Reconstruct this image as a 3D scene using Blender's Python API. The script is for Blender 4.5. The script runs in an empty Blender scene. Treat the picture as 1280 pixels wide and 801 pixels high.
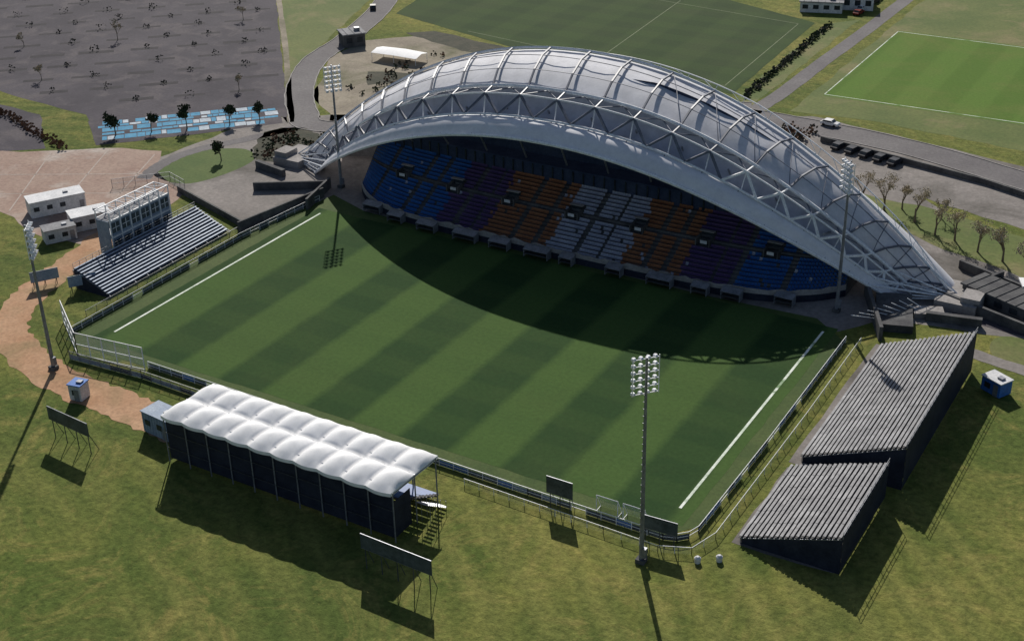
import bpy, bmesh, math, random
from mathutils import Vector, Matrix, noise
random.seed(7)
scene=bpy.context.scene
R=random.uniform

# ---------------------------------------------------------------- materials
def new_mat(name):
    m=bpy.data.materials.new(name); m.use_nodes=True
    nt=m.node_tree; return m,nt,nt.nodes["Principled BSDF"]
def N(nt,t,**k):
    n=nt.nodes.new(t)
    for a,b in k.items(): setattr(n,a,b)
    return n
def mixc(nt,fac,a,b,blend='MIX'):
    n=N(nt,"ShaderNodeMix",data_type='RGBA',blend_type=blend)
    for sock,v in ((n.inputs[0],fac),(n.inputs[6],a),(n.inputs[7],b)):
        if hasattr(v,"is_linked") or hasattr(v,"links"): nt.links.new(v,sock)
        elif isinstance(v,(int,float)): sock.default_value=v
        else: sock.default_value=(*v,1)
    return n.outputs[2]
def noi(nt,scale,detail=4,rough=.6,dist=0,vec=None):
    n=N(nt,"ShaderNodeTexNoise"); n.inputs["Scale"].default_value=scale
    n.inputs["Detail"].default_value=detail; n.inputs["Roughness"].default_value=rough
    n.inputs["Distortion"].default_value=dist
    if vec is not None: nt.links.new(vec,n.inputs["Vector"])
    return n.outputs["Fac"]
def ramp(nt,x,lo,hi):
    n=N(nt,"ShaderNodeMapRange"); n.inputs[1].default_value=lo; n.inputs[2].default_value=hi
    nt.links.new(x,n.inputs[0]); return n.outputs[0]
def mth(nt,op,a,b=None):
    n=N(nt,"ShaderNodeMath",operation=op)
    for i,v in enumerate((a,b)):
        if v is None: continue
        if isinstance(v,(int,float)): n.inputs[i].default_value=v
        else: nt.links.new(v,n.inputs[i])
    return n.outputs[0]
def coords(nt):
    return N(nt,"ShaderNodeTexCoord").outputs["Object"]
def noisy(name,a,b,scale=.2,fine=3.0,rough=.9,metal=0,c=None,cs=.03,bump=0,clo=.5,chi=.65):
    m,nt,p=new_mat(name); v=coords(nt)
    col=mixc(nt,ramp(nt,noi(nt,scale,4,.65,vec=v),.35,.65),a,b)
    if c is not None: col=mixc(nt,ramp(nt,noi(nt,cs,4,.6,.5,vec=v),clo,chi),col,c)
    f=noi(nt,fine,2,.7,vec=v)
    g=mixc(nt,f,(.55,.55,.55),(1.4,1.4,1.4))
    col=mixc(nt,1.0,col,g,'MULTIPLY')
    nt.links.new(col,p.inputs["Base Color"]); p.inputs["Roughness"].default_value=rough
    p.inputs["Metallic"].default_value=metal
    p.inputs["Specular IOR Level"].default_value=.2
    if bump:
        bn=N(nt,"ShaderNodeBump"); bn.inputs["Strength"].default_value=bump; bn.inputs["Distance"].default_value=.3
        nt.links.new(f,bn.inputs["Height"]); nt.links.new(bn.outputs[0],p.inputs["Normal"])
    return m

def grass_mat():
    m,nt,p=new_mat("grass"); v=coords(nt)
    col=mixc(nt,ramp(nt,noi(nt,.035,5,.6,.6,v),.38,.62),(.085,.118,.026),(.19,.19,.05))
    col=mixc(nt,ramp(nt,noi(nt,.013,4,.6,1,v),.42,.62),col,(.075,.106,.026))
    col=mixc(nt,mth(nt,'MULTIPLY',ramp(nt,noi(nt,.06,6,.78,2.2,v),.5,.68),.8),col,(.25,.215,.07))
    for sc,loc,amt,c in ((.05,(60,150,0),.5,(.2,.2,.06)),(.085,(75,135,0),.3,(.05,.08,.02))):
        w=N(nt,"ShaderNodeTexWave",wave_type='RINGS',rings_direction='Z'); w.inputs["Scale"].default_value=sc
        w.inputs["Distortion"].default_value=12; w.inputs["Detail"].default_value=4; w.inputs["Detail Scale"].default_value=.2; w.inputs["Detail Roughness"].default_value=.65
        mp=N(nt,"ShaderNodeMapping"); mp.inputs["Location"].default_value=loc; nt.links.new(v,mp.inputs[0]); nt.links.new(mp.outputs[0],w.inputs["Vector"])
        msk=ramp(nt,noi(nt,.02,2,.5,0,v),.4,.6)
        col=mixc(nt,mth(nt,'MULTIPLY',mth(nt,'MULTIPLY',w.outputs["Fac"],amt),msk),col,c)
    f=noi(nt,.9,5,.8,vec=v)
    col=mixc(nt,1.0,col,mixc(nt,ramp(nt,f,.28,.72),(.45,.48,.45),(1.55,1.5,1.45)),'MULTIPLY')
    nt.links.new(col,p.inputs["Base Color"]); p.inputs["Roughness"].default_value=.95; p.inputs["Specular IOR Level"].default_value=.1
    bn=N(nt,"ShaderNodeBump"); bn.inputs["Strength"].default_value=.5; bn.inputs["Distance"].default_value=.6
    nt.links.new(f,bn.inputs["Height"]); nt.links.new(bn.outputs[0],p.inputs["Normal"])
    return m
def pitch_mat(name,a,b,width,x0,dry=(.07,.1,.03),da=.4):
    m,nt,p=new_mat(name); v=coords(nt)
    s=N(nt,"ShaderNodeSeparateXYZ"); nt.links.new(v,s.inputs[0])
    x=mth(nt,'ADD',s.outputs[0],mth(nt,'MULTIPLY',mth(nt,'SUBTRACT',noi(nt,.25,4,.7,vec=v),.5),1.2))
    t=mth(nt,'SINE',mth(nt,'MULTIPLY',mth(nt,'SUBTRACT',x,x0),math.pi/width))
    t=ramp(nt,t,-.25,.25)
    col=mixc(nt,t,a,b)
    y=mth(nt,'SINE',mth(nt,'MULTIPLY',s.outputs[1],math.pi/5.2))
    col=mixc(nt,mth(nt,'MULTIPLY',ramp(nt,y,-.3,.3),.08),col,(.09,.15,.035))
    col=mixc(nt,mth(nt,'MULTIPLY',ramp(nt,noi(nt,.05,5,.7,.5,v),.45,.7),da),col,dry)
    col=mixc(nt,1.0,col,mixc(nt,noi(nt,1.5,4,.75,vec=v),(.62,.62,.62),(1.38,1.38,1.38)),'MULTIPLY')
    nt.links.new(col,p.inputs["Base Color"]); p.inputs["Roughness"].default_value=.95; p.inputs["Specular IOR Level"].default_value=.1
    return m
def membrane(name,col,trans,dirty=.75):
    m,nt,p=new_mat(name); v=coords(nt)
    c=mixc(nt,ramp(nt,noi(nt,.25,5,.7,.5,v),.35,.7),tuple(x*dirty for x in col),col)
    c=mixc(nt,1.0,c,mixc(nt,noi(nt,1.2,3,.7,vec=v),(.82,.83,.86),(1.08,1.08,1.08)),'MULTIPLY')
    nt.links.new(c,p.inputs["Base Color"]); p.inputs["Roughness"].default_value=.7; p.inputs["Specular IOR Level"].default_value=.3
    tr=N(nt,"ShaderNodeBsdfTranslucent"); nt.links.new(c,tr.inputs[0])
    mx=N(nt,"ShaderNodeMixShader"); mx.inputs[0].default_value=trans
    nt.links.new(p.outputs[0],mx.inputs[1]); nt.links.new(tr.outputs[0],mx.inputs[2])
    nt.links.new(mx.outputs[0],nt.nodes["Material Output"].inputs[0])
    return m
def fine_mesh(name,col,dens):
    m,nt,p=new_mat(name); p.inputs["Base Color"].default_value=(*col,1)
    t=N(nt,"ShaderNodeBsdfTransparent"); mx=N(nt,"ShaderNodeMixShader"); mx.inputs[0].default_value=dens
    nt.links.new(t.outputs[0],mx.inputs[1]); nt.links.new(p.outputs[0],mx.inputs[2])
    nt.links.new(mx.outputs[0],nt.nodes["Material Output"].inputs[0]); return m

M={}
M['grass']=grass_mat()
M['pitch']=pitch_mat("pitch_turf",(.023,.054,.016),(.054,.1,.026),8.75,-52.5,dry=(.055,.08,.026),da=.3)
M['apron']=noisy("apron_grass",(.045,.078,.02),(.07,.1,.028),.15,2)
M['train_dark']=pitch_mat("training_turf_dark",(.034,.058,.022),(.042,.069,.025),9,0,dry=(.058,.07,.034))
M['train_light']=pitch_mat("training_turf_light",(.08,.145,.024),(.095,.165,.03),7,0,dry=(.14,.16,.045),da=.6)
M['verge']=noisy("verge_grass",(.08,.115,.028),(.13,.15,.044),.05,1.2,c=(.18,.165,.07),cs=.06)
M['lawn']=noisy("lawn",(.065,.105,.026),(.095,.13,.035),.08,1.5)
M['scrub']=noisy("scrub",(.025,.03,.018),(.06,.056,.038),.3,1.5,bump=.5)
M['asphalt_d']=noisy("car_park_asphalt",(.042,.037,.048),(.07,.062,.075),.05,1.5,c=(.09,.078,.086),cs=.12)
M['asphalt']=noisy("road_asphalt",(.12,.11,.115),(.17,.16,.16),.06,1.5)
M['gravel']=noisy("gravel_yard",(.17,.155,.145),(.25,.225,.21),.08,1.2,c=(.11,.1,.09),cs=.05)
M['dirt']=noisy("dirt",(.2,.17,.13),(.3,.26,.2),.1,1.5,c=(.1,.1,.05),cs=.05)
M['plaza']=noisy("plaza_paving",(.27,.18,.145),(.35,.26,.21),.06,1.2,c=(.4,.34,.3),cs=.07)
M['path']=noisy("orange_path",(.36,.2,.11),(.45,.28,.17),.12,1.5,c=(.28,.19,.1),cs=.08)
M['concrete']=noisy("concrete",(.24,.225,.215),(.34,.32,.31),.2,2)
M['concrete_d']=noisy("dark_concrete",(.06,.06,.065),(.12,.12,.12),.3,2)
M['white']=noisy("white_paint",(.72,.72,.72),(.85,.85,.85),.8,5,.6)
M['line']=noisy("line_paint",(.5,.58,.46),(.8,.82,.76),.35,2,.8,c=(.16,.27,.12),cs=.15,clo=.55,chi=.64)
M['fadeline']=noisy("faded_line",(.11,.14,.07),(.18,.21,.11),.3,2,.8)
M['smudge']=noisy("dark_smudge",(.022,.02,.026),(.04,.036,.042),.3,2,.9)
M['joint']=noisy("paving_joint",(.36,.3,.26),(.42,.36,.32),.3,2,.9)
M['p_blue']=noisy("blue_ground_paint",(.06,.23,.38),(.1,.3,.46),.5,1.5)
M['p_white']=noisy("pale_ground_paint",(.36,.42,.48),(.5,.55,.6),.5,1.5)
M['membrane']=membrane("roof_membrane",(.9,.9,.94),.25,.8)
M['membrane_lo']=membrane("roof_soffit_membrane",(.93,.93,.97),.2,.85)
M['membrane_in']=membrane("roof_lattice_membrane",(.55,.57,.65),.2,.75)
M['tent']=membrane("tent_fabric",(.93,.93,.93),.1,.9)
M['steel']=noisy("painted_steel",(.7,.71,.74),(.85,.86,.88),.8,4,.45)
M['steel_b']=noisy("blue_grey_steel",(.09,.1,.14),(.15,.17,.22),.8,4,.45)
M['steel_d']=noisy("galvanised_steel",(.17,.18,.2),(.27,.28,.31),.8,4,.45,.3)
M['steel_k']=noisy("dark_steel",(.04,.045,.05),(.08,.085,.09),.8,4,.5)
M['plank']=noisy("bleacher_plank",(.18,.18,.19),(.27,.27,.28),.4,3,.6,.1,c=(.33,.33,.34),cs=.3)
M['plank_w']=noisy("bleacher_plank_pale",(.24,.29,.37),(.34,.39,.47),.4,3,.6,.1)
M['deck']=noisy("bleacher_deck",(.05,.05,.055),(.09,.09,.095),.4,3,.7)
M['navy']=noisy("navy_sheeting",(.012,.016,.032),(.026,.032,.052),.5,3,.7)
M['wall_in']=noisy("stand_back_wall",(.025,.04,.08),(.045,.06,.105),.2,2)
M['s_blue']=noisy("seat_blue",(.016,.08,.26),(.028,.11,.32),.5,3,.5)
M['s_purple']=noisy("seat_maroon",(.06,.04,.12),(.09,.055,.14),.5,3,.5)
M['s_orange']=noisy("seat_orange",(.2,.085,.045),(.27,.125,.065),.5,3,.5)
M['s_white']=noisy("seat_grey",(.24,.26,.34),(.34,.36,.44),.5,3,.5)
M['cabin']=noisy("cabin_panel",(.5,.51,.53),(.66,.66,.67),.4,3,.6)
M['cabin_blue']=noisy("container_blue_grey",(.2,.26,.36),(.3,.36,.44),.4,3,.6)
M['blue']=noisy("signal_blue",(.03,.13,.42),(.05,.17,.5),.4,3,.5)
M['glass_and_opening']=noisy("dark_window_and_opening",(.02,.025,.03),(.04,.05,.06),.5,3,.2)
M['panel']=noisy("board_panel",(.04,.055,.06),(.09,.11,.12),.6,3,.4)
M['roof_grey']=noisy("grey_roofing",(.2,.2,.21),(.32,.32,.33),.2,2)
M['bark']=noisy("bark",(.14,.11,.08),(.22,.18,.13),1,5)
M['twig']=noisy("twig",(.3,.25,.17),(.42,.36,.25),1,5)
M['leaf_d']=noisy("leaf_dark",(.022,.035,.018),(.05,.065,.03),.8,3)
M['leaf_g']=noisy("leaf_grey",(.06,.06,.045),(.11,.1,.075),.8,3)
M['leaf_r']=noisy("leaf_russet",(.1,.055,.03),(.2,.11,.07),.8,3)
M['mesh']=fine_mesh("wire_mesh",(.35,.38,.4),.22)
M['net']=fine_mesh("net",(.5,.52,.55),.3)
M['car_white']=noisy("car_white",(.7,.7,.7),(.8,.8,.8),1,3,.3)
M['car_dark']=noisy("car_dark",(.02,.02,.025),(.04,.04,.05),1,3,.3)
M['car_red']=noisy("car_red",(.2,.03,.02),(.25,.04,.03),1,3,.3)
M['tyre']=noisy("tyre",(.015,.015,.015),(.03,.03,.03),1,3,.9)
M['lamp']=noisy("lamp_glass",(.6,.63,.68),(.8,.82,.85),1,5,.15)

# ---------------------------------------------------------------- mesh builder
class MB:
    def __init__(s): s.v=[];s.f=[];s.mi=[];s.m=[]
    def mid(s,k):
        if k not in s.m: s.m.append(k)
        return s.m.index(k)
    def face(s,pts,k):
        b=len(s.v); s.v+= [tuple(p) for p in pts]; s.f.append(tuple(range(b,b+len(pts)))); s.mi.append(s.mid(k))
    def box(s,c,d,k,rz=0,rx=0,ry=0):
        b=len(s.v); mt=Matrix.Rotation(rz,3,'Z')@Matrix.Rotation(ry,3,'Y')@Matrix.Rotation(rx,3,'X')
        for x in(-.5,.5):
            for y in(-.5,.5):
                for z in(-.5,.5):
                    p=mt@Vector((x*d[0],y*d[1],z*d[2])); s.v.append((p.x+c[0],p.y+c[1],p.z+c[2]))
        for q in ((0,1,3,2),(4,6,7,5),(0,4,5,1),(2,3,7,6),(0,2,6,4),(1,5,7,3)):
            s.f.append(tuple(b+i for i in q)); s.mi.append(s.mid(k))
    def tube(s,p,q,r,k,n=5,r2=None):
        p=Vector(p);q=Vector(q);d=q-p
        if d.length<1e-5:return
        r2=r if r2 is None else r2
        a=d.normalized().orthogonal().normalized(); b2=d.normalized().cross(a); b=len(s.v)
        for i in range(n):
            t=2*math.pi*i/n; o=a*math.cos(t)+b2*math.sin(t)
            s.v.append(tuple(p+o*r)); s.v.append(tuple(q+o*r2))
        for i in range(n):
            j=(i+1)%n; s.f.append((b+2*i,b+2*j,b+2*j+1,b+2*i+1)); s.mi.append(s.mid(k))
        s.f.append(tuple(b+2*i for i in range(n))[::-1]); s.mi.append(s.mid(k))
        s.f.append(tuple(b+2*i+1 for i in range(n))); s.mi.append(s.mid(k))
    def path(s,pts,r,k,n=5):
        for a,b in zip(pts[:-1],pts[1:]): s.tube(a,b,r,k,n)
    def grid(s,rows,k):
        b=len(s.v); w=len(rows[0])
        for r in rows: s.v+=[tuple(p) for p in r]
        for i in range(len(rows)-1):
            for j in range(w-1):
                s.f.append((b+i*w+j,b+i*w+j+1,b+(i+1)*w+j+1,b+(i+1)*w+j)); s.mi.append(s.mid(k))
    def build(s,name,parent=None,smooth=False):
        me=bpy.data.meshes.new(name); me.from_pydata(s.v,[],s.f)
        for k in s.m: me.materials.append(M[k])
        me.polygons.foreach_set("material_index",s.mi)
        if smooth: me.polygons.foreach_set("use_smooth",[True]*len(s.f))
        me.update(); ob=bpy.data.objects.new(name,me); scene.collection.objects.link(ob)
        if parent: ob.parent=parent
        return ob
def empty(name):
    e=bpy.data.objects.new(name,None); scene.collection.objects.link(e); return e

def catmull(p,closed,n=6):
    out=[];L=len(p)
    rng=range(L) if closed else range(L-1)
    for i in rng:
        g=lambda j: Vector(p[j%L]) if closed else Vector(p[max(0,min(L-1,j))])
        a,b,c,d=g(i-1),g(i),g(i+1),g(i+2)
        for t in range(n):
            t/=n; out.append(.5*((2*b)+(c-a)*t+(2*a-5*b+4*c-d)*t*t+(3*b-a-3*c+d)*t**3))
    if not closed: out.append(Vector(p[-1]))
    return out
def densify(p,step=4,jit=0):
    out=[]
    for i in range(len(p)):
        a=Vector(p[i]);b=Vector(p[(i+1)%len(p)]); n=max(1,int((b-a).length/step))
        for t in range(n):
            q=a.lerp(b,t/n); q+=Vector((R(-jit,jit),R(-jit,jit))); out.append(q)
    return out
def patch(name,pts,mat,z,smooth=False,jit=0.0,step=4):
    pts=catmull(pts,True) if smooth else [Vector(p) for p in pts]
    if jit: pts=densify(pts,step,jit)
    me=bpy.data.meshes.new(name); bm=bmesh.new()
    vs=[bm.verts.new((p[0],p[1],z)) for p in pts]; f=bm.faces.new(vs)
    bmesh.ops.triangulate(bm,faces=[f]); bmesh.ops.recalc_face_normals(bm,faces=bm.faces)
    bm.to_mesh(me); bm.free(); me.materials.append(M[mat])
    ob=bpy.data.objects.new(name,me); scene.collection.objects.link(ob); return ob
def ribbon(name,pts,w,mat,z,jit=.15,smooth=True,kerb=None):
    p=catmull(pts,False,8) if smooth else [Vector(a) for a in pts]
    L=[];Rr=[]
    for i,a in enumerate(p):
        d=(p[min(i+1,len(p)-1)]-p[max(i-1,0)]).normalized(); n=Vector((-d.y,d.x))
        ww=w if not callable(w) else w(i/(len(p)-1))
        L.append(a+n*(ww/2+R(-jit,jit))); Rr.append(a-n*(ww/2+R(-jit,jit)))
    mb=MB(); mb.grid([[(q.x,q.y,z) for q in L],[(q.x,q.y,z) for q in Rr]],mat)
    if kerb:
        for S in (L,Rr):
            for a,b in zip(S[:-1],S[1:]):
                c=(a+b)/2; d=b-a; mb.box((c.x,c.y,z+.06),(d.length,.25,.12),kerb,math.atan2(d.y,d.x))
    return mb.build(name)

# ---------------------------------------------------------------- ground
me=bpy.data.meshes.new("ground"); bm=bmesh.new()
bmesh.ops.create_grid(bm,x_segments=8,y_segments=8,size=3000); bm.to_mesh(me); bm.free(); me.materials.append(M['grass'])
g=bpy.data.objects.new("ground",me); scene.collection.objects.link(g)
Z=.012
patch("stand_forecourt",[(-104,64),(-86,52),(-60,46),(-56,60),(-50,60),(55,58),(60,66),(84,70),(92,92),(80,96),(50,122),(30,135),(12,152),(-40,150),(-80,110),(-100,96)],'gravel',Z,jit=.4)
patch("car_park",[(-92,96),(-102,103),(-134,74),(-140,78),(-168,80),(-330,110),(-340,330),(-250,330),(-171,188)],'asphalt_d',Z,jit=.3)
patch("lower_car_park",[(-131,57),(-140,50),(-190,44),(-200,66),(-172,74),(-150,73)],'asphalt_d',Z,jit=.3)
patch("plaza",[(-150,44),(-127,58),(-116,66),(-106,68),(-98,58),(-85,53),(-79,38),(-80,24),(-95,22),(-111,27),(-150,18)],'plaza',2*Z,jit=.5)
mb=MB()
for a,b in (((-148,30),(-100,56)),((-140,22),(-96,46)),((-118,64),(-100,30)),((-128,56),(-110,28)),((-106,66),(-92,36))):
    d=Vector(b)-Vector(a); c=(Vector(a)+Vector(b))/2; mb.box((c.x,c.y,3*Z),(d.length,.3,.004),'joint',math.atan2(d.y,d.x))
mb.build("plaza_paving_band")
patch("painted_parking",[(-136,75),(-103,106),(-93.5,95.5),(-107,80),(-122,64)],'asphalt_d',2*Z,jit=.2)
mb=MB()
ed=(Vector((-95,95))-Vector((-123,67))); el=ed.length; ed.normalize(); en=Vector((-ed.y,ed.x))
for row,(o0,dp,t0,t1) in enumerate(((.2,2.9,-1,el-1),(3.6,1.5,-1,el-1),(5.6,3,-1,el),(9.0,1.6,-2,el),(11,2.6,-1,el-5))):
    t=t0
    while t<t1:
        L=R(1.2,3.6); k='p_blue' if random.random()<.72 else 'p_white'
        if random.random()<.1: t+=L*.5; continue
        c=Vector((-122.5,67.5))+ed*(t+L/2)+en*(o0+dp/2+R(-.25,.25))
        mb.box((c.x,c.y,3*Z),(L-.15,dp*R(.8,1),.006),k,math.atan2(ed.y,ed.x)); t+=L
mb.build("painted_bay_marking")
patch("verge",[(-171,190),(-92,97),(-86,100),(-110,130),(-124,150),(-142,200),(-170,260),(-230,300)],'verge',Z,jit=.5)
ribbon("car_park_edge_path",[(-172,190),(-130,142),(-92,97)],1.6,'dirt',2*Z)
patch("lawn",[(-98,57),(-101,67),(-97,74),(-90,78),(-84,74),(-84,64),(-88,56)],'lawn',2*Z,smooth=True)
patch("scrub_bed",[(-88,78),(-80,74),(-74,80),(-77,90),(-86,95),(-93,90)],'scrub',3*Z,smooth=True,jit=.6,step=2)
ribbon("footpath",[(-98,54),(-100,60),(-100.5,68),(-98,76),(-94,83),(-88,96)],3.2,'asphalt',3*Z)
ribbon("orange_path",[(-84,32),(-80,18),(-78,8),(-74,-2),(-68,-9),(-58,-13.5),(-47,-16),(-36,-17),(-26,-17.5),(-18,-18)],lambda t:6.5+3*max(0,t-.6),'path',3*Z,jit=.5)
ribbon("access_road",[(-150,225),(-132,190),(-122,160),(-117,138),(-106,118),(-94,104),(-84,98),(-60,112),(-30,142),(0,156)],7,'asphalt',2*Z,kerb='concrete')
patch("dirt_yard",[(-118,158),(-102,172),(-60,163),(-30,158),(-36,148),(-62,118),(-84,102),(-100,116),(-113,138)],'dirt',Z,jit=1,step=5)
patch("dark_lawn",[(-110,170),(-104,176),(-60,168),(-20,160),(-30,156),(-70,160)],'scrub',2*Z,jit=.7)
patch("scrub_strip",[(-92,128),(-70,140),(-50,150),(-54,156),(-80,146),(-98,136)],'scrub',2*Z,jit=.9,step=3)
patch("dark_training_pitch",[(-8,163),(-11,231),(-60,250),(-140,262),(-124,186),(-60,168)],'train_dark',2*Z,jit=.2)
patch("light_training_pitch",[(12,172),(12,234),(90,234),(90,166),(60,173)],'train_light',2*Z)
patch("far_verge",[(9,158),(9,300),(200,300),(200,130),(66,156),(30,160)],'verge',Z,jit=.5)
patch("hedge_verge",[(-6,160),(-8,232),(-1,240),(-.5,158)],'verge',Z,jit=.4)
ribbon("lane",[(1,150),(2.5,170),(3,200),(4,240),(4.5,300),(5,340)],4.2,'asphalt',3*Z,jit=.1)
patch("road_apron",[(-5,146),(15,157),(40,152),(75,145),(130,130),(170,110),(170,85),(110,100),(76,113),(60,118),(40,124),(10,140)],'gravel',1.5*Z,jit=.4)
ribbon("main_road",[(-10,150),(15,150),(40,147),(66,139),(100,126),(160,100)],9,'asphalt',3*Z,kerb='concrete')
patch("tree_verge",[(34,118),(60,115),(76,109),(110,96),(110,84),(84,90),(74,94),(58,100),(44,108)],'verge',2*Z,jit=.6)
patch("side_lawn",[(80,70),(100,66),(110,50),(90,58),(79,62)],'verge',2*Z,smooth=True)
ribbon("side_path",[(74,62),(82,60),(95,58),(120,56)],3,'gravel',3*Z)
patch("pitch_apron",[(-58,-6),(-40,-6.3),(53,-6.6),(56.5,-2.6),(57,55),(50,61),(30,60),(-45,62),(-56,66),(-59,40),(-60,0)],'apron',3*Z)
patch("football_pitch",[(-54.5,-3.5),(54.5,-3.5),(54.5,59),(-54.5,59)],'pitch',4*Z,jit=.12,step=3)
mb=MB()
for x,ya,yb in ((-52.5,0,57),(52.5,0,57)):
    mb.box((x,(ya+yb)/2,5*Z),(.4,yb-ya,.004),'line')
mb.build("pitch_line_marking")
mb=MB()
for a,b in (((12,173),(12,233)),((12,233),(90,233)),((12,173),(60,174)),((60,174),(90,167))):
    d=Vector(b)-Vector(a); c=(Vector(a)+Vector(b))/2
    mb.box((c.x,c.y,3*Z),(d.length,.22,.004),'line',math.atan2(d.y,d.x))
mb.build("training_pitch_marking")
mb=MB()
for a,b in (((-12,168),(-15,228)),((-15,228),(-110,240)),((-12,168),(-95,180)),((-50,172),(-55,236))):
    d=Vector(b)-Vector(a); c=(Vector(a)+Vector(b))/2
    mb.box((c.x,c.y,3.3*Z),(d.length,.2,.004),'fadeline',math.atan2(d.y,d.x))
mb.build("dark_pitch_marking")
U=Vector((-.66,.75));V=Vector((-.75,-.66)); O=Vector((-100,106))
mb=MB()
for i in range(1,17):
    for j in range(0,17):
        c=O+U*(i*11+3.5)+V*(j*13+6+(i%2)*5)
        if c.x<-330 or c.y<84: continue
        mb.box((c.x,c.y,2*Z),(R(1.4,2.4),R(5,10),.004),'smudge',math.atan2(U.y,U.x))  # long darker smudges laid flat on the asphalt along the planting rows
mb.build("car_park_smudge")

# ---------------------------------------------------------------- trees
def branch(mb,p,d,L,r,lvl,k,kt,spread=.6,tips=None):
    q=p+d*L
    mb.tube(p,q,r,k if lvl>1 else kt,5 if lvl>2 else 3,r*.6)
    if lvl==0:
        if tips is not None: tips.append(q)
        return
    n=random.choice((3,4)) if lvl>1 else 4
    for i in range(n):
        nd=(d+Vector((R(-1,1),R(-1,1),R(-.25,.7)))*spread).normalized()
        st=p+d*L*R(.55,1)
        branch(mb,st,nd,L*R(.6,.8),r*.5,lvl-1,k,kt,spread,tips)
def leaf_clump(mb,c,r,n,k,s=.25,sz=1.0):
    for _ in range(n):
        d=Vector((R(-1,1),R(-1,1),R(-1,1)));
        if d.length>1: continue
        p=Vector(c)+Vector((d.x*r,d.y*r,d.z*r*sz))
        a=Vector((R(-1,1),R(-1,1),R(-1,1))).normalized(); b=a.orthogonal().normalized()
        mb.face([p-a*s,p+b*s,p+a*s,p-b*s],k)
def bare_tree(name,x,y,h,lv=4):
    mb=MB(); tips=[]; branch(mb,Vector((x,y,0)),Vector((R(-.05,.05),R(-.05,.05),1)).normalized(),h*.32,h*.03,lv,'bark','twig',.62,tips)
    for t in tips:
        if random.random()<.8: leaf_clump(mb,t,.5,5,'twig',.12)
    return mb.build(name)
def leafy_tree(name,x,y,h,k='leaf_d'):
    mb=MB(); tips=[]
    branch(mb,Vector((x,y,0)),Vector((0,0,1)),h*.35,h*.03,3,'bark','bark',.6,tips)
    for t in tips:
        if random.random()<.8: leaf_clump(mb,t,h*.14,16,k,h*.045)
    return mb.build(name)
for x,y,h in ((41,113,8),(46,111,8.5),(49,113,7),(53,108,9),(58,104,8),(62,103,8),(67,100,7.5),(72,98,8.5),(77,95,8),(84,93,8),(57,112,6),(90,95,8)):
    bare_tree("bare_tree",x,y,h)
for x,y in ((-123,71),(-117,76.5),(-111,82),(-104,89),(-99,94)):
    leafy_tree("evergreen_tree",x,y,R(5,6.5))
leafy_tree("park_tree",-90,70,5)
mb=MB()
for i in range(1,17):
    for j in range(0,17):
        c=O+U*(i*11+3.5)+V*(j*13+6+(i%2)*5)+Vector((R(-1.5,1.5),R(-1.5,1.5)))
        if c.x<-320 or c.y<84 or random.random()<.12: continue
        big=random.random()<.1; h=R(4.5,6.5) if big else R(1.0,1.8)
        tips=[]
        if big:
            branch(mb,Vector((c.x,c.y,0)),Vector((0,0,1)),h*.33,h*.02,3,'bark','twig',.65,tips)
            for t in tips: leaf_clump(mb,t,.5,4,'twig',.2)
        else:
            leaf_clump(mb,(c.x,c.y,h*.5),h*.9,26,'leaf_g',.25,.5)
mb.build("car_park_planting")
mb=MB()
for i in range(40):
    t=i/39; x=-185+t*58; y=77-t*18
    leaf_clump(mb,(x+R(-.4,.4),y+R(-.6,.6),.7),1.3,26,'leaf_r',.35,.6)
mb.build("russet_hedge")
mb=MB()
for i in range(90):
    t=i/89; leaf_clump(mb,(-4.2+R(-.6,.6)-t*2.6,162+t*68,.6),1.1*R(.5,1.1),20,'leaf_d' if random.random()<.6 else 'leaf_g',.35,.6)
mb.build("hedge")
mb=MB()
for i in range(26):
    leaf_clump(mb,(R(-90,-76),R(76,92),.6),1.4,26,'leaf_d' if i%3 else 'leaf_r',.35,.6)
mb.build("shrub_bed")
mb=MB()
for i in range(22):
    leaf_clump(mb,(R(12,19),R(138,146),.9),1.5,30,'leaf_r' if i%2 else 'leaf_g',.35,.7)
mb.build("shrubbery")
mb=MB()
for i in range(60):
    leaf_clump(mb,(R(-97,-55),R(118,158),.5),1.0,20,random.choice(['leaf_d','leaf_r','leaf_g']),.3,.6)
mb.build("yard_scrub")

# ---------------------------------------------------------------- main stand
stand=empty("main_grandstand")
def lerp(a,b,t): return a+(b-a)*t
NT=78
def sx(t): return math.sin(t*math.pi/2)
def arc(xc,hw,zh,pw,yf,push=0,pz=.37):
    out=[]
    for i in range(NT+1):
        u=sx(-1+2*i/NT); a=abs(u)
        d=push*(1-a*a)
        out.append(Vector((xc+hw*u-d*lerp(.62,.36,(u+1)/2),yf(a)+d,zh*(1-a**pw)-d*pz)))
    return out
Oa=arc(-3,71.5,34,2.1,lambda a:79+0*a,7)
Ia=arc(-3,65,29,2.3,lambda a:69.5+9.0*a**4,3,.4)
Ma=arc(-3.5,63.5,24.6,2.25,lambda a:66+10*a**3.4,1,.4)
Fa=arc(-4,63,21.8,2.1,lambda a:62+12*a**3)
Ba=arc(-3,72.5,15,2.4,lambda a:97-15*a**3)
def off(A,d): return [p+Vector(d)*min(1,.25+p.z/6) for p in A]
def strip(A,B,n,sag=0,pil=.3):
    rows=[]
    for k in range(n+1):
        t=k/n; row=[]
        for i in range(NT+1):
            p=A[i].lerp(B[i],t); e=(1-abs(-1+2*i/NT)**4)
            s=math.sin(math.pi*t)*sag*e - pil*abs(math.sin(math.pi*i/3))*math.sin(math.pi*t)*e
            row.append(p+Vector((0,-.35*s,s)))
        rows.append(row)
    return rows
mb=MB(); mb.grid(strip(Oa,Ia,8,1.0,.3),'membrane'); mb.build("roof_upper_membrane",stand,True)
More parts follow.
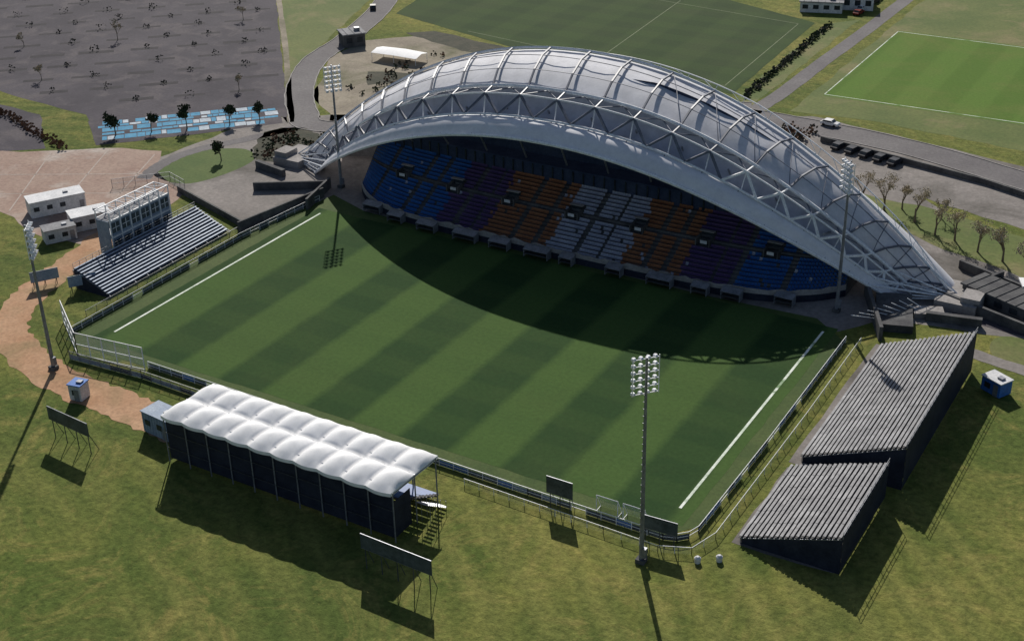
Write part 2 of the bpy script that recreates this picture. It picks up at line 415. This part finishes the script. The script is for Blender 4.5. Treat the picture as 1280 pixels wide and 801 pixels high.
mb=MB(); mb.grid(strip(Ia,Ma,4,-1.7,.1),'membrane_in'); mb.build("roof_lattice_backing",stand,True)
mb=MB(); mb.grid(strip(Ma,Fa,5,1.1,.1),'membrane_lo'); mb.build("roof_front_canopy",stand,True)
mb=MB(); mb.grid(strip(Oa,Ba,6,1.5,.1),'membrane'); mb.build("roof_rear_membrane",stand,True)
mb=MB()
Ot=off(Oa,(0,-.3,.5)); It=off(Ia,(0,-.5,.5)); Mt=off(Ma,(0,-1.0,.4)); Ft=off(Fa,(0,-.1,.05))
Q1=[Ot[i].lerp(It[i],.33)+Vector((0,-.4,1.1))*min(1,Ot[i].z/12) for i in range(NT+1)]
Q2=[Ot[i].lerp(It[i],.68)+Vector((0,-.4,1.0))*min(1,Ot[i].z/12) for i in range(NT+1)]
for A,r in ((Ot,.28),(It,.34),(Mt,.22),(Ft,.34)): mb.path(A,r,'steel',6)
mb.path(Q1,.09,'steel_b',4); mb.path(Q2,.07,'steel_b',4)
for i in range(3,NT-2,3):
    mb.path([Ot[i],Q1[i],Q2[i],It[i]],.22,'steel_b',4)
for i in range(3,NT-5,3):
    if i>42:
        mb.path([Ot[i],Q1[i+1],Q2[i+2],It[i+3]],.09,'steel_b',4)
# raised lattice that springs gradually from the outer chord towards the right foot
s0=int(NT*.5)
O2=[p+Vector((.4,.8,1.3))*min(1,p.z/10)*min(1,max(0,(i-s0)/12)) for i,p in enumerate(Ot)]
mb.path(O2[s0:],.11,'steel',4)
for i in range(s0+2,NT-3,2): mb.tube(O2[i],Ot[i+1],.06,'steel',4); mb.tube(O2[i+1],Ot[i+1],.06,'steel',4)
mid=[It[i].lerp(Mt[i],.4)+Vector((0,-1.0,1.0))*min(1,It[i].z/10) for i in range(NT+1)]
mb.path(mid,.18,'steel',5)
for i in range(3,NT-3,3):
    kk='steel_b' if i<NT*.66 else 'steel'
    mb.tube(It[i],mid[i],.18,kk,4)
    for s in (-1.5,1.5):
        j=i+s; a=int(math.floor(j)); b=a+1; q=(Mt[a]+Mt[b])/2
        mb.tube(mid[i],q,.27,kk,4); qi=(Ia[a]+Ia[b])/2; mb.tube(mid[i],qi,.12,'steel_b',4)
    mb.tube(mid[i],Ma[i],.13,'steel',4)
for i in range(3,NT-2,3): mb.tube(Mt[i],Ft[i],.07,'steel_b',4)
for sgn,fx in ((-1,-74.5),(1,68.5)):
    base=Vector((fx+sgn*1.5,78,.8))
    for A in (Ot,It,Mt,Ft):
        for j in (3,6,9):
            i=j if sgn<0 else NT-j; mb.tube(base,A[i],.14,'steel',5)
mb.build("roof_truss",stand)
mb=MB()
for sgn,fx in ((-1,-75),(1,69.5)):
    for (dx,dy,sxx,syy,h) in ((0,0,7,9,1.6),(sgn*2.2,-1.5,3.2,4,2.6),(sgn*-3,4,4,4,1.0)):
        mb.box((fx+dx,78.5+dy,h/2),(sxx,syy,h),'concrete')
    mb.box((fx+sgn*1,70,.8),(9,1,1.6),'concrete_d',.2*sgn)
mb.build("arch_foundation",stand)
def fy(x):
    a=abs((x+.5)/52); return 60.6+1.2*a**2+9.5*a**7
def by(x):
    a=abs((x+.5)/52); return 75.5+2.2*a**2
NR=17; XL,XR=-52,51.5
mb=MB(); sb=MB()
def sec(x):
    if x<-28 or x>34: return 's_blue'
    if x<-17 or x>24: return 's_purple'
    if x<-3 or x>12.5: return 's_orange'
    return 's_white'
xs=[XL+(XR-XL)*i/92 for i in range(93)]
for r in range(NR):
    z=1.6+r*.43
    P=[(x,lerp(fy(x),by(x),r/NR)) for x in xs]; Q=[(x,lerp(fy(x),by(x),(r+1)/NR)) for x in xs]
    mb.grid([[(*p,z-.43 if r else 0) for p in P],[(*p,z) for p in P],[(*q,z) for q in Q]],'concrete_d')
VX=(-41,-28,-15,-1,12.5,25.5,38)
for r in range(NR):
    z=1.6+r*.43
    x=XL+.6
    while x<XR-.4:
        y0=lerp(fy(x),by(x),r/NR)
        skip=any(abs(x-(v+o))<.5 for v in VX for o in (-4.5,4.5)) or any(abs(x-v)<1.5 and 8<=r<=11 for v in VX) or random.random()<.01 or r==9
        if not skip:
            k=sec(x+R(-.6,.6))
            if random.random()<.012: k='s_white'
            sb.box((x,y0+.42,z+.22),(.5,.4,.07),k); sb.box((x,y0+.62,z+.45),(.5,.06,.42),k)
        x+=.55
mb.build("seating_terrace",stand); sb.build("seats",stand)
mb=MB()
for v in VX:
    y0=lerp(fy(v),by(v),8/NR); z0=1.6+8*.43
    mb.box((v-1.3,y0+1.5,z0+.8),(.2,2.8,1.5),'concrete_d'); mb.box((v+1.3,y0+1.5,z0+.8),(.2,2.8,1.5),'concrete_d')
    mb.box((v,y0+2.8,z0+1.2),(2.38,.2,1.9),'glass_and_opening'); mb.box((v,y0+1.6,z0+.3),(2.36,2.0,.1),'glass_and_opening')  # dark panels paint the shade inside the open tunnel mouth, no glazing here
    mb.box((v,y0+2.5,z0+2.2),(2.8,.8,.12),'concrete'); mb.box((v+R(-.3,.3),y0+.3,z0+.9),(1.3,.1,.6),'cabin')
mb.build("vomitories",stand)
mb=MB()
W=[(x,by(x)) for x in xs]
topz=lambda x:max(9,min(30,34*(1-abs((x+3)/71.5)**2.1)-3))
mb.grid([[(x,y,8.4) for x,y in W],[(x,y+.2,11.5) for x,y in W]],'wall_in')
mb.grid([[(x,y+.2,11.5) for x,y in W],[(x,79.6,11.8) for x,y in W],[(x,79.6,topz(x)) for x,y in W]],'wall_in')
for i in range(0,92,2):
    x,y=W[i]; mb.box((x,y-.1,10),(.25,.2,2.6),'glass_and_opening')
for i in range(0,92,8):
    x=xs[i]; mb.tube((x,78.6,9),(x,70,25*(1-abs((x+3)/66)**2.2)),.2,'steel_d')
mb.build("rear_wall",stand)
mb=MB()
for x in (XL,XR):
    pr=[(x,fy(x),0)]
    for r in range(NR+1): pr.append((x,lerp(fy(x),by(x),r/NR),1.5+r*.43))
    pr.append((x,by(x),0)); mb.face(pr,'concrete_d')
top=[2.2+R(-.25,.3) for _ in xs]
mb.grid([[(x,fy(x)-.15,0) for x in xs],[(x,fy(x)-.15,1.3) for x in xs]],'navy')
mb.grid([[(x,fy(x)-.15,1.3) for x in xs],[(x,fy(x)-.15,t) for x,t in zip(xs,top)],[(x,fy(x)+.1,t) for x,t in zip(xs,top)]],'concrete')
mb.build("front_parapet",stand)
mb=MB()
for i in range(12):
    x=-44+i*8+R(-1.5,1.5)
    y=fy(x)-1.3; L=R(2.5,5)
    mb.box((x,y,.9),(L,1.7,.12),'steel_k'); mb.box((x,y+.8,1.2),(L,.12,1.6),'steel_k')
    mb.box((x,y-.1,1.95),(L+.2,1.7,.14),'steel_d',rx=.25)
    for s in(-1,1): mb.box((x+s*L/2,y,1.1),(.1,1.7,1.6),'steel_d')
mb.build("dugouts",stand)
mb=MB()
bw=[(x,lerp(95,82,abs((x+3)/71)**3)) for x in [-68+130*i/50 for i in range(51)]]
mb.grid([[(x,y,0) for x,y in bw],[(x,y,max(.8,13*(1-abs((x+3)/71)**2.4))) for x,y in bw]],'concrete')
mb.build("rear_facade",stand)
mb=MB()
mb.box((-66,64,.9),(15,.5,1.8),'concrete_d',.55); mb.box((-57.5,63,1.2),(.5,12,2.4),'concrete_d',.25)
mb.box((58,66,1.3),(.6,17,2.6),'concrete_d',.45); mb.box((61,68,.7),(6,12,1.4),'concrete_d',.3)
for i in range(8): mb.tube((56+i*.9,60+i*1.5,2.6),(62+i*.6,66+i*.8,.2),.07,'steel',4)
mb.box((66,71,.5),(5,3,1.0),'concrete',.4)
mb.build("approach_ramp",stand)

# ---------------------------------------------------------------- bleachers
def bleacher(name,xf,xb,y0,y1,z0,z1,n,deck='deck',plank='plank',wd=.5):
    e=empty(name); mb=MB()
    w=(xb-xf)/n
    for i in range(n):
        x=xf+w*(i+.5); z=lerp(z0,z1,i/(n-1)); ya=y0+R(-.12,.12); yb=y1+R(-.12,.12)
        mb.box((x,(ya+yb)/2,z-.08),(abs(w)*.98,yb-ya,.06),deck)
        for seg in range(6):
            a=lerp(ya,yb,seg/6); b=lerp(ya,yb,(seg+1)/6)
            mb.box((x-.05+R(-.02,.02),(a+b)/2,z+.22+R(-.03,.03)),(abs(w)*wd,(b-a)-.05,.06),plank)
        mb.box((x+w*.25,(ya+yb)/2,z+.06),(.04,yb-ya,.24),deck)
    mb.build("seat_rows",e)
    mb=MB(); ny=max(3,int((y1-y0)/3))
    for j in range(ny+1):
        y=lerp(y0,y1,j/ny)
        for i in range(0,7):
            t=i/6; x=lerp(xf+.3,xb-.2,t); z=lerp(z0,z1,t)-.1
            mb.tube((x,y,0),(x,y,z),.06,'steel_d',4)
        mb.tube((xf+.3,y,z0-.15),(xb-.2,y,z1-.15),.07,'steel_d',4)
        mb.tube((xf+.3,y,0.1),(xb-.2,y,z1-.3),.04,'steel_d',4)
    for z in (z1+.6,z1+1.1): mb.tube((xb,y0,z),(xb,y1,z),.04,'steel_d',4)
    for j in range(ny*2+1):
        y=lerp(y0,y1,j/ny/2); mb.tube((xb,y,z1),(xb,y,z1+1.1),.04,'steel_d',4)
    mb.build("scaffold",e)
    mb=MB()
    mb.face([(xb,y0,0.2),(xb,y1,.2),(xb,y1,z1),(xb,y0,z1)],'navy')
    mb.face([(xf+.4,y0-.05,0),(xb,y0-.05,0),(xb,y0-.05,z1-.15),(xf+.4,y0-.05,z0-.15)],'navy')  # dark sheet stands in for the shade behind the open side frames
    mb.build("sheeting_and_side_shade",e)
bleacher("open_bleacher",62.6,77.2,18.5,55.5,1.0,6.8,22,wd=.55)
bleacher("open_bleacher",62.2,75.8,-3.2,15.6,.9,5.4,20,wd=.55)
bleacher("open_bleacher",-62.6,-70.8,9,41,.6,3.8,12,'steel_b','plank_w',.6)
patch("concrete_slab",[(61.6,-3.8),(75,-3.4),(75,16.4),(61.5,16.4)],'gravel',2*Z,jit=.2)
patch("concrete_slab",[(61.4,17.6),(72,17.4),(72,57),(61.4,57)],'gravel',2*Z,jit=.2)

e=empty("scoreboard_building"); mb=MB()
for i in range(7):
    y=21+i*2.6
    for x in (-76.5,-73): mb.tube((x,y,0),(x,y,9.6),.13,'steel',5)
    mb.tube((-76.5,y,9.6),(-73,y,9.6),.1,'steel'); mb.tube((-76.5,y,4.5),(-73,y,4.5),.1,'steel')
    if i<6:
        mb.tube((-76.5,y,9.6),(-73,y+2.6,9.6),.06,'steel',4); mb.tube((-73,y,8.0),(-73,y+2.6,9.6),.06,'steel',4)
for x in (-76.5,-73):
    for z in (4.6,8,9.6): mb.tube((x,21,z),(x,36.6,z),.12,'steel',5)
mb.build("frame",e); mb=MB()
mb.box((-73.2,28.8,6.3),(.15,15.5,2.9),'cabin_blue'); mb.box((-73.2,28.8,2.6),(.15,15.5,3.6),'cabin_blue')
mb.box((-74.9,28.8,7.9),(3.2,15.4,.14),'roof_grey'); mb.box((-74.9,20.9,4.2),(3.2,.12,7.4),'cabin_blue')
mb.box((-74.8,28.8,4.7),(3.4,15.6,.2),'steel_d')
for z in (4.75,7.85): mb.box((-73.0,28.8,z),(.12,15.6,.3),'cabin')
mb.build("cladding",e); mb=MB()
for i in range(6):
    y=22.3+i*2.6
    mb.box((-73.05,y,6.4),(.1,1.8,1.9),'panel'); mb.box((-73.05,y,2.8),(.1,1.5,2.2),'glass_and_opening')
    mb.box((-72.98,y,6.4),(.05,.1,1.9),'steel'); mb.box((-72.98,y,6.4),(.05,1.8,.1),'steel')
mb.build("panels",e)

# ---------------------------------------------------------------- near covered stand
e=empty("covered_grandstand")
X0,X1,Y0,Y1=-16.5,23.2,-25,-15
mb=MB(); nb=10;bw_=(X1-X0)/nb; rows=[]
ny=28; nx=nb*12
for j in range(ny+1):
    v=j/ny; row=[]
    for i in range(nx+1):
        u=i/12; fu=u%1; fv=(v*2)%1
        h=(abs(math.sin(math.pi*fu))**.4)*(abs(math.sin(math.pi*fv))**.45)
        pk=max(0,1-2*math.hypot(fu-.5,(fv-.5)))*.5
        row.append((X0+bw_*u,lerp(Y0-.4,Y1+.6,v)-(.35*abs(math.sin(math.pi*fu)) if j==0 else 0),8.0-.5*v+.7*h+pk))
    rows.append(row)
mb.grid(rows,'tent')
mb.grid([rows[0],[(x,y-.03,7.5) for x,y,z in rows[0]]],'tent')
mb.grid([[(X1,p[1],p[2]) for p in [r[-1] for r in rows]],[(X1+.03,r[-1][1],r[-1][2]-.45) for r in rows]],'tent')
mb.build("tent_roof",e,True)
mb=MB()
for i in range(nb+1):
    x=X0+bw_*i
    for y,zz in ((Y0,7.9),(Y1,7.4),((Y0+Y1)/2,7.8)): mb.tube((x,y,0),(x,y,zz),.1,'steel_d',6)
    mb.tube((x,Y0,7.7),(x,Y1,7.3),.1,'steel_d'); 
for z in (2.5,5,7.5): mb.tube((X0,Y0-.05,z),(X1,Y0-.05,z),.05,'steel_k',4)
mb.build("frame",e)
mb=MB()
mb.box(((X0+X1)/2,Y0+.25,4.0),(X1-X0-.3,.08,6.9),'navy'); mb.box((X0+.2,(Y0+Y1)/2,3.9),(.08,Y1-Y0-1,6.6),'navy')
mb.box((X1-.15,Y0+2.2,3.4),(.08,3.6,5.6),'navy')
for r in range(11):
    y=Y1+.8-r*.8; z=.7+r*.42
    mb.box(((X0+X1)/2,y,z),(X1-X0-1,.78,.08),'deck'); mb.box(((X0+X1)/2,y-.1,z+.3),(X1-X0-1.4,.35,.06),'s_blue')
mb.build("terrace_and_sheeting",e)
mb=MB()
for s in range(12): mb.box((X1+1.0,Y1-.5-s*.42,.3+s*.3),(1.4,.36,.06),'steel_d')
for q in (.3,1.7): 
    mb.tube((X1+q,Y1-.3,1.3),(X1+q,Y1-5.3,4.9),.04,'steel_d',4)
    for s in range(0,12,3): mb.tube((X1+q,Y1-.5-s*.42,0),(X1+q,Y1-.5-s*.42,1.3+s*.3),.04,'steel_d',4)
mb.build("end_stair",e)

# ---------------------------------------------------------------- masts
def mast(x,y,h,cols=4,rowsn=6,face=(0,1)):
    e=empty("floodlight_mast")
    mb=MB(); mb.tube((x,y,0),(x,y,h),.34,'steel_d',8,.16); mb.box((x,y,.3),(1.2,1.2,.6),'concrete_d')
    mb.box((x+.45,y,1.6),(.5,.6,1.4),'steel_d')
    for z in range(3,int(h)-4,1): mb.box((x,y-.32,z),(.4,.05,.05),'steel_d')
    a=math.atan2(face[1],face[0])-math.pi/2
    rt=Matrix.Rotation(a,3,'Z')
    def T(u,v,w): p=rt@Vector((u,v,0)); return (x+p.x,y+p.y,w)
    for r in range(rowsn):
        z=h-.3-r*.95
        mb.tube(T(-1.7,.2,z),T(1.7,.2,z),.07,'steel',4)
    for u in (-1.7,0,1.7): mb.tube(T(u,.15,h-5.2),T(u,.15,h),.07,'steel',4)
    mb.build("pole_and_frame",e)
    mb=MB()
    for r in range(rowsn):
        z=h-.3-r*.95
        for c in range(cols):
            u=-1.4+c*2.8/(cols-1)
            mb.tube(T(u,.25,z+.05),T(u,.75,z-.18),.18,'steel',8,.32); mb.tube(T(u,.75,z-.18),T(u,.8,z-.2),.3,'lamp',8)
    mb.build("floodlights",e)
mast(-52,-14,25.5,face=(.8,.6)); mast(52,65,27.5,face=(-.7,-.7)); mast(53,-13,30,face=(-.75,.65)); mast(-57,70,26.5,face=(.8,-.6))

# ---------------------------------------------------------------- fences
def fence(name,pts,h,post=2.5,mesh='mesh',rails=(1,),pk='steel',pr=.05,boards=None):
    mb=MB()
    for a,b in zip(pts[:-1],pts[1:]):
        a=Vector((*a,0));b=Vector((*b,0));L=(b-a).length;n=max(1,round(L/post))
        for i in range(n):
            p=a.lerp(b,i/n);q=a.lerp(b,(i+1)/n); 
            mb.tube(p,p+Vector((0,0,h)),pr,pk,4)
            for r in rails: mb.tube(p+Vector((0,0,h*r)),q+Vector((0,0,h*r)),pr*.8,pk,4)
            if mesh: mb.face([p,q,q+Vector((0,0,h)),p+Vector((0,0,h))],mesh)
            if boards:
                k=random.choice(boards)
                if k:
                    nn=Vector((-(q-p).y,(q-p).x,0)).normalized()*.12
                    mb.face([p+nn+Vector((0,0,.05)),q+nn+Vector((0,0,.05)),q+nn+Vector((0,0,.95)),p+nn+Vector((0,0,.95))],k)
        mb.tube(b,b+Vector((0,0,h)),pr,pk,4)
    return mb.build(name)
corner=[(53.5,-7.6),(55.2,-7),(56.4,-5.8),(57,-4)]
fence("perimeter_fence",[(-38.5,-6.4),(-16,-6.6),(33,-7.4)]+corner+[(57.2,20),(57,55)],1.3,2.4,rails=(.5,1),boards=['navy','cabin_blue','navy','panel','navy',None,'panel','blue'],pr=.06)
fence("outer_fence",[(24,-9.5),(46,-10),(54,-10.2),(58,-8.5),(59.4,-4),(59.5,30),(59.2,56)],1.1,2.5,rails=(1,),pr=.05)
fence("west_perimeter_fence",[(-58.5,-4),(-58.5,40),(-56.5,62)],1.3,2.5,rails=(.5,1),boards=['navy','panel',None,'navy'])
fence("west_track_fence",[(-61.2,2),(-61.2,42),(-57.5,60)],1.1,2.5,rails=(1,),pk='steel_d')
fence("ball_stop_fence",[(-63,-1.5),(-52,-8.8),(-38.5,-7.2)],4.2,2.6,mesh='net',rails=(.04,.5,1),pr=.09)
fence("service_fence",[(-52,-10.5),(-37,-9.5),(-20,-9.8)],1.6,2.2,rails=(.5,1),boards=['cabin_blue','navy','cabin_blue'],pk='steel_d')
fence("plaza_fence",[(-100,47),(-92,56),(-86,54)],2,2.5,rails=(.5,1),pk='steel_d')
mb=MB()
for a,b,h in (((-61,42),(-57,64),2.2),((-86,52),(-61,44),1.4)):
    a=Vector(a);b=Vector(b);c=(a+b)/2;d=b-a; mb.box((c.x,c.y,h/2),(d.length,.4,h),'concrete_d',math.atan2(d.y,d.x))
mb.build("retaining_wall")
mb=MB()
for a,b in (((22,143.5),(60,135)),((60,135),(110,116))):
    a=Vector(a);b=Vector(b);c=(a+b)/2;d=b-a; mb.box((c.x,c.y-1.5,.6),(d.length,.5,1.2),'concrete_d',math.atan2(d.y,d.x))
mb.build("roadside_wall")

# ---------------------------------------------------------------- billboards
def billboard(x0,x1,y,zb,zt,rz=0,nlegs=4,k='panel'):
    mb=MB(); cx_=(x0+x1)/2; L=x1-x0; rt=Matrix.Rotation(rz,3,'Z')
    def T(u,v,w): p=rt@Vector((u,v,0)); return (cx_+p.x,y+p.y,w)
    mb.box(T(0,0,(zb+zt)/2),(L,.12,zt-zb),k,rz)
    for z in (zb,zt): mb.tube(T(-L/2,.0,z),T(L/2,0,z),.07,'steel_d',4)
    for i in range(nlegs):
        u=-L/2+.5+i*(L-1)/(nlegs-1)
        mb.tube(T(u,.15,0),T(u,.15,zt),.07,'steel_k',5); mb.tube(T(u,1.6,0),T(u,.2,zb+.4),.05,'steel_k',4)
    return mb.build("advertising_billboard")
billboard(-36.5,-27.5,-29,3.2,5.4,-.08); billboard(22.5,33.5,-31.5,3.2,5.4,-.03,5)
billboard(36.5,40.5,-8.3,2.4,5.0,0,3); billboard(51,56,-8.8,2.2,4.2,.05,3)
billboard(-79,-74,7,1.2,3.2,1.0,3,'cabin_blue'); billboard(-71.5,-66.5,9,1.2,3.2,1.0,3,'cabin_blue')
for gx in (44.5,48.5):
    mb=MB()
    for s in (-1.6,1.6):
        mb.tube((gx+s,-6,0),(gx+s,-6,2.6),.06,'steel',6); mb.tube((gx+s,-6,2.6),(gx+s,-4.7,.1),.04,'steel',4); mb.tube((gx+s,-6,.05),(gx+s,-4.7,.05),.04,'steel',4)
    mb.tube((gx-1.6,-6,2.6),(gx+1.6,-6,2.6),.06,'steel',6)
    mb.face([(gx-1.6,-6,2.6),(gx+1.6,-6,2.6),(gx+1.6,-4.7,.1),(gx-1.6,-4.7,.1)],'net')
    mb.build("goal_frame")
for x,y in ((59.3,-9.6),(61.6,-8)):
    mb=MB()
    mb.tube((x,y,0),(x,y,.7),.4,'cabin',10,.45); mb.tube((x,y,.7),(x,y,.95),.45,'cabin',10,.2)
    mb.build("water_tank")

# ---------------------------------------------------------------- cabins
def cabin(name,x,y,L,Wd,H,rz,k,roof='cabin'):
    e=empty(name); mb=MB(); mb.box((0,0,H/2+.15),(L,Wd,H),k)
    n=int(L/.6)
    for i in range(n):
        for s in(-1,1): mb.box((-L/2+.3+i*L/n,s*(Wd/2+.03),H/2+.15),(.12,.06,H-.3),k)
    mb.build("body",e)
    mb=MB(); mb.box((0,0,H+.24),(L+.25,Wd+.25,.16),roof); mb.box((L*.2,0,H+.45),(.9,.8,.3),'steel_d'); mb.build("roof",e)
    mb=MB()
    for i in range(max(2,int(L/3))):
        u=-L/2+1.2+i*2.6
        if u<L/2-.8: mb.box((u,-Wd/2-.07,H*.6),(1.1,.06,.9),'glass_and_opening')
    mb.box((L/2-.8,-Wd/2-.08,1.1),(.9,.05,2),'steel_d'); mb.build("windows_and_door",e)
    e.location=(x,y,0); e.rotation_euler=(0,0,rz)
cabin("portable_cabin",-101.5,33,11,4.5,3.2,1.05,'cabin'); cabin("portable_cabin",-89.5,30.5,7.5,4.5,3,1.05,'cabin')
cabin("portable_cabin",-90,23,6,3.4,2.6,1.05,'cabin','roof_grey'); cabin("shipping_container",-22.5,-19.5,5.6,3.4,3.4,-.1,'cabin_blue','cabin_blue')
cabin("ticket_kiosk",-41.3,-18.5,2.2,2.2,2.6,.2,'cabin','blue'); cabin("blue_site_cabin",82,51,3.6,2.6,2.3,-.5,'blue','cabin')

def building(name,x,y,L,Wd,H,rz,wk,rk):
    e=empty(name); mb=MB(); mb.box((0,0,H/2),(L,Wd,H),wk); mb.build("walls",e)
    mb=MB(); mb.box((0,0,H+.1),(L+.6,Wd+.6,.3),rk)
    for i in range(int(L/2)): mb.box((-L/2+1+i*2,0,H+.32),(.12,Wd+.5,.12),rk)
    mb.box((L*.25,0,H+.7),(1.4,1.4,.8),'steel_d'); mb.build("roof",e)
    mb=MB()
    for i in range(int(L/3)): mb.box((-L/2+1.5+i*3,-Wd/2-.03,H*.55),(1.6,.06,H*.4),'glass_and_opening')
    mb.build("windows",e); e.location=(x,y,0); e.rotation_euler=(0,0,rz)
e=empty("white_canopy_tent"); mb=MB()
mb.grid([[(-7,-3,2),(0,-3.4,2.2),(7,-3,1.9)],[(-7,0,2.6),(0,0,3.1),(7,0,2.5)],[(-7,3,2),(0,3.3,2.1),(7,3,1.9)]],'tent')
mb.build("fabric",e,True); mb=MB()
for u in(-6.8,0,6.8):
    for v in(-2.9,2.9): mb.tube((u,v,0),(u,v,2),.07,'steel',5)
mb.build("poles",e); e.location=(-97,149,0); e.rotation_euler=(0,0,.05)
building("grey_hut",-117,155,6,6,3.5,.9,'concrete_d','roof_grey')
building("white_clubhouse",-9,252,15,9,4,.3,'cabin','cabin'); building("grey_clubhouse",-14,244,12,5,3,.3,'cabin','roof_grey')
building("flat_roof_annex",78,80,17,6,2.4,-.42,'concrete_d','concrete_d')
mb=MB()
for (x,y,L,h,rz,k) in ((76,74,22,1.8,-.35,'concrete_d'),(88,80,24,1.5,-.38,'steel_k'),(72,86,8,2.2,1.1,'concrete_d'),(84,73,3,1.2,.9,'concrete'),(75,88,20,1.6,-.4,'concrete_d'),(92,72,10,1.4,.5,'concrete_d')):
    mb.box((x,y,h/2),(L,.6,h),k,rz)
mb.build("sunken_service_yard_wall")
patch("service_yard",[(67,83),(90,92),(112,80),(104,66),(84,71),(70,72)],'asphalt_d',3*Z,jit=.4)
building("white_plant_cabinet",79,88,3,3,1.6,.4,'cabin','white')

def car(x,y,rz,k):
    e=empty("parked_car"); mb=MB()
    prof=[(-2.15,.35),(-2.2,.8),(-1.9,.95),(-1.3,1.42),(.5,1.45),(1.15,.98),(2.0,.85),(2.15,.6),(2.1,.35)]
    for s in(-1,1): mb.face([(u,s*.85,w) for u,w in (prof if s<0 else prof[::-1])],k)
    for a,b in zip(prof,prof[1:]+prof[:1]): mb.face([(a[0],-.85,a[1]),(a[0],.85,a[1]),(b[0],.85,b[1]),(b[0],-.85,b[1])],k)
    mb.build("body",e); mb=MB()
    mb.face([(.56,-.7,1.44),(.56,.7,1.44),(1.12,.75,1.02),(1.12,-.75,1.02)],'glass_and_opening')
    mb.face([(-1.84,-.7,1.02),(-1.84,.7,1.02),(-1.34,.65,1.42),(-1.34,-.65,1.42)],'glass_and_opening')
    for s in(-1,1): mb.face([(-1.6,s*.86,1.02),(.95,s*.86,1.02),(.45,s*.86,1.36),(-1.2,s*.86,1.36)],'glass_and_opening')
    mb.v=[(a,b,c+.012) for a,b,c in mb.v]
    mb.build("windows",e); mb=MB()
    for u in(-1.3,1.3):
        for s in(-1,1): mb.tube((u,s*.7,.33),(u,s*.9,.33),.33,'tyre',10)
    mb.build("wheels",e); e.location=(x,y,.03); e.rotation_euler=(0,0,rz)
car(20.5,152.5,-.1,'car_white')
for i in range(5): car(27+i*3.4,139.5-i*.9,1.3,'car_dark')
for i in range(5): car(-4+R(-1,1),245+i*4.5,R(1.2,1.6),random.choice(['car_white','car_dark','car_red']))
car(-133,187,2.2,'car_dark')

# ---------------------------------------------------------------- light & sky
sd=Vector((.82,-1.2,-1.0)).normalized()
sun=bpy.data.lights.new("sun",'SUN'); sun.energy=5; sun.angle=math.radians(.5); sun.color=(1,.95,.87)
so=bpy.data.objects.new("sun",sun); so.rotation_euler=sd.to_track_quat('-Z','Y').to_euler(); so.location=(-100,150,150); scene.collection.objects.link(so)
w=bpy.data.worlds.new("World"); scene.world=w; w.use_nodes=True; nt=w.node_tree
sky=nt.nodes.new("ShaderNodeTexSky"); sky.sky_type='NISHITA'; sky.sun_disc=False
sky.sun_elevation=math.asin(-sd.z); sky.sun_rotation=math.atan2(-sd.x,-sd.y)
nt.links.new(sky.outputs[0],nt.nodes["Background"].inputs[0]); nt.nodes["Background"].inputs[1].default_value=.066

# ---------------------------------------------------------------- camera
p=math.radians(27.898); r=math.radians(1.352)
Rv=Vector((.8547,.5192,0)); F=Vector((-.5192,.8547,0)); Zv=Vector((0,0,1))
Up=math.sin(p)*F+math.cos(p)*Zv; fw=math.cos(p)*F-math.sin(p)*Zv
right=math.cos(r)*Rv-math.sin(r)*Up; up=math.sin(r)*Rv+math.cos(r)*Up
mt=Matrix(((right.x,up.x,-fw.x,112.94),(right.y,up.y,-fw.y,-142.07),(right.z,up.z,-fw.z,110.19),(0,0,0,1)))
cam=bpy.data.cameras.new("camera"); co=bpy.data.objects.new("camera",cam); scene.collection.objects.link(co)
co.matrix_world=mt; cam.lens=36*1725.8/1280; cam.sensor_width=36; cam.clip_end=8000; cam.clip_start=1
scene.camera=co
scene.view_settings.view_transform='Standard'; scene.view_settings.look='None'; scene.view_settings.exposure=0
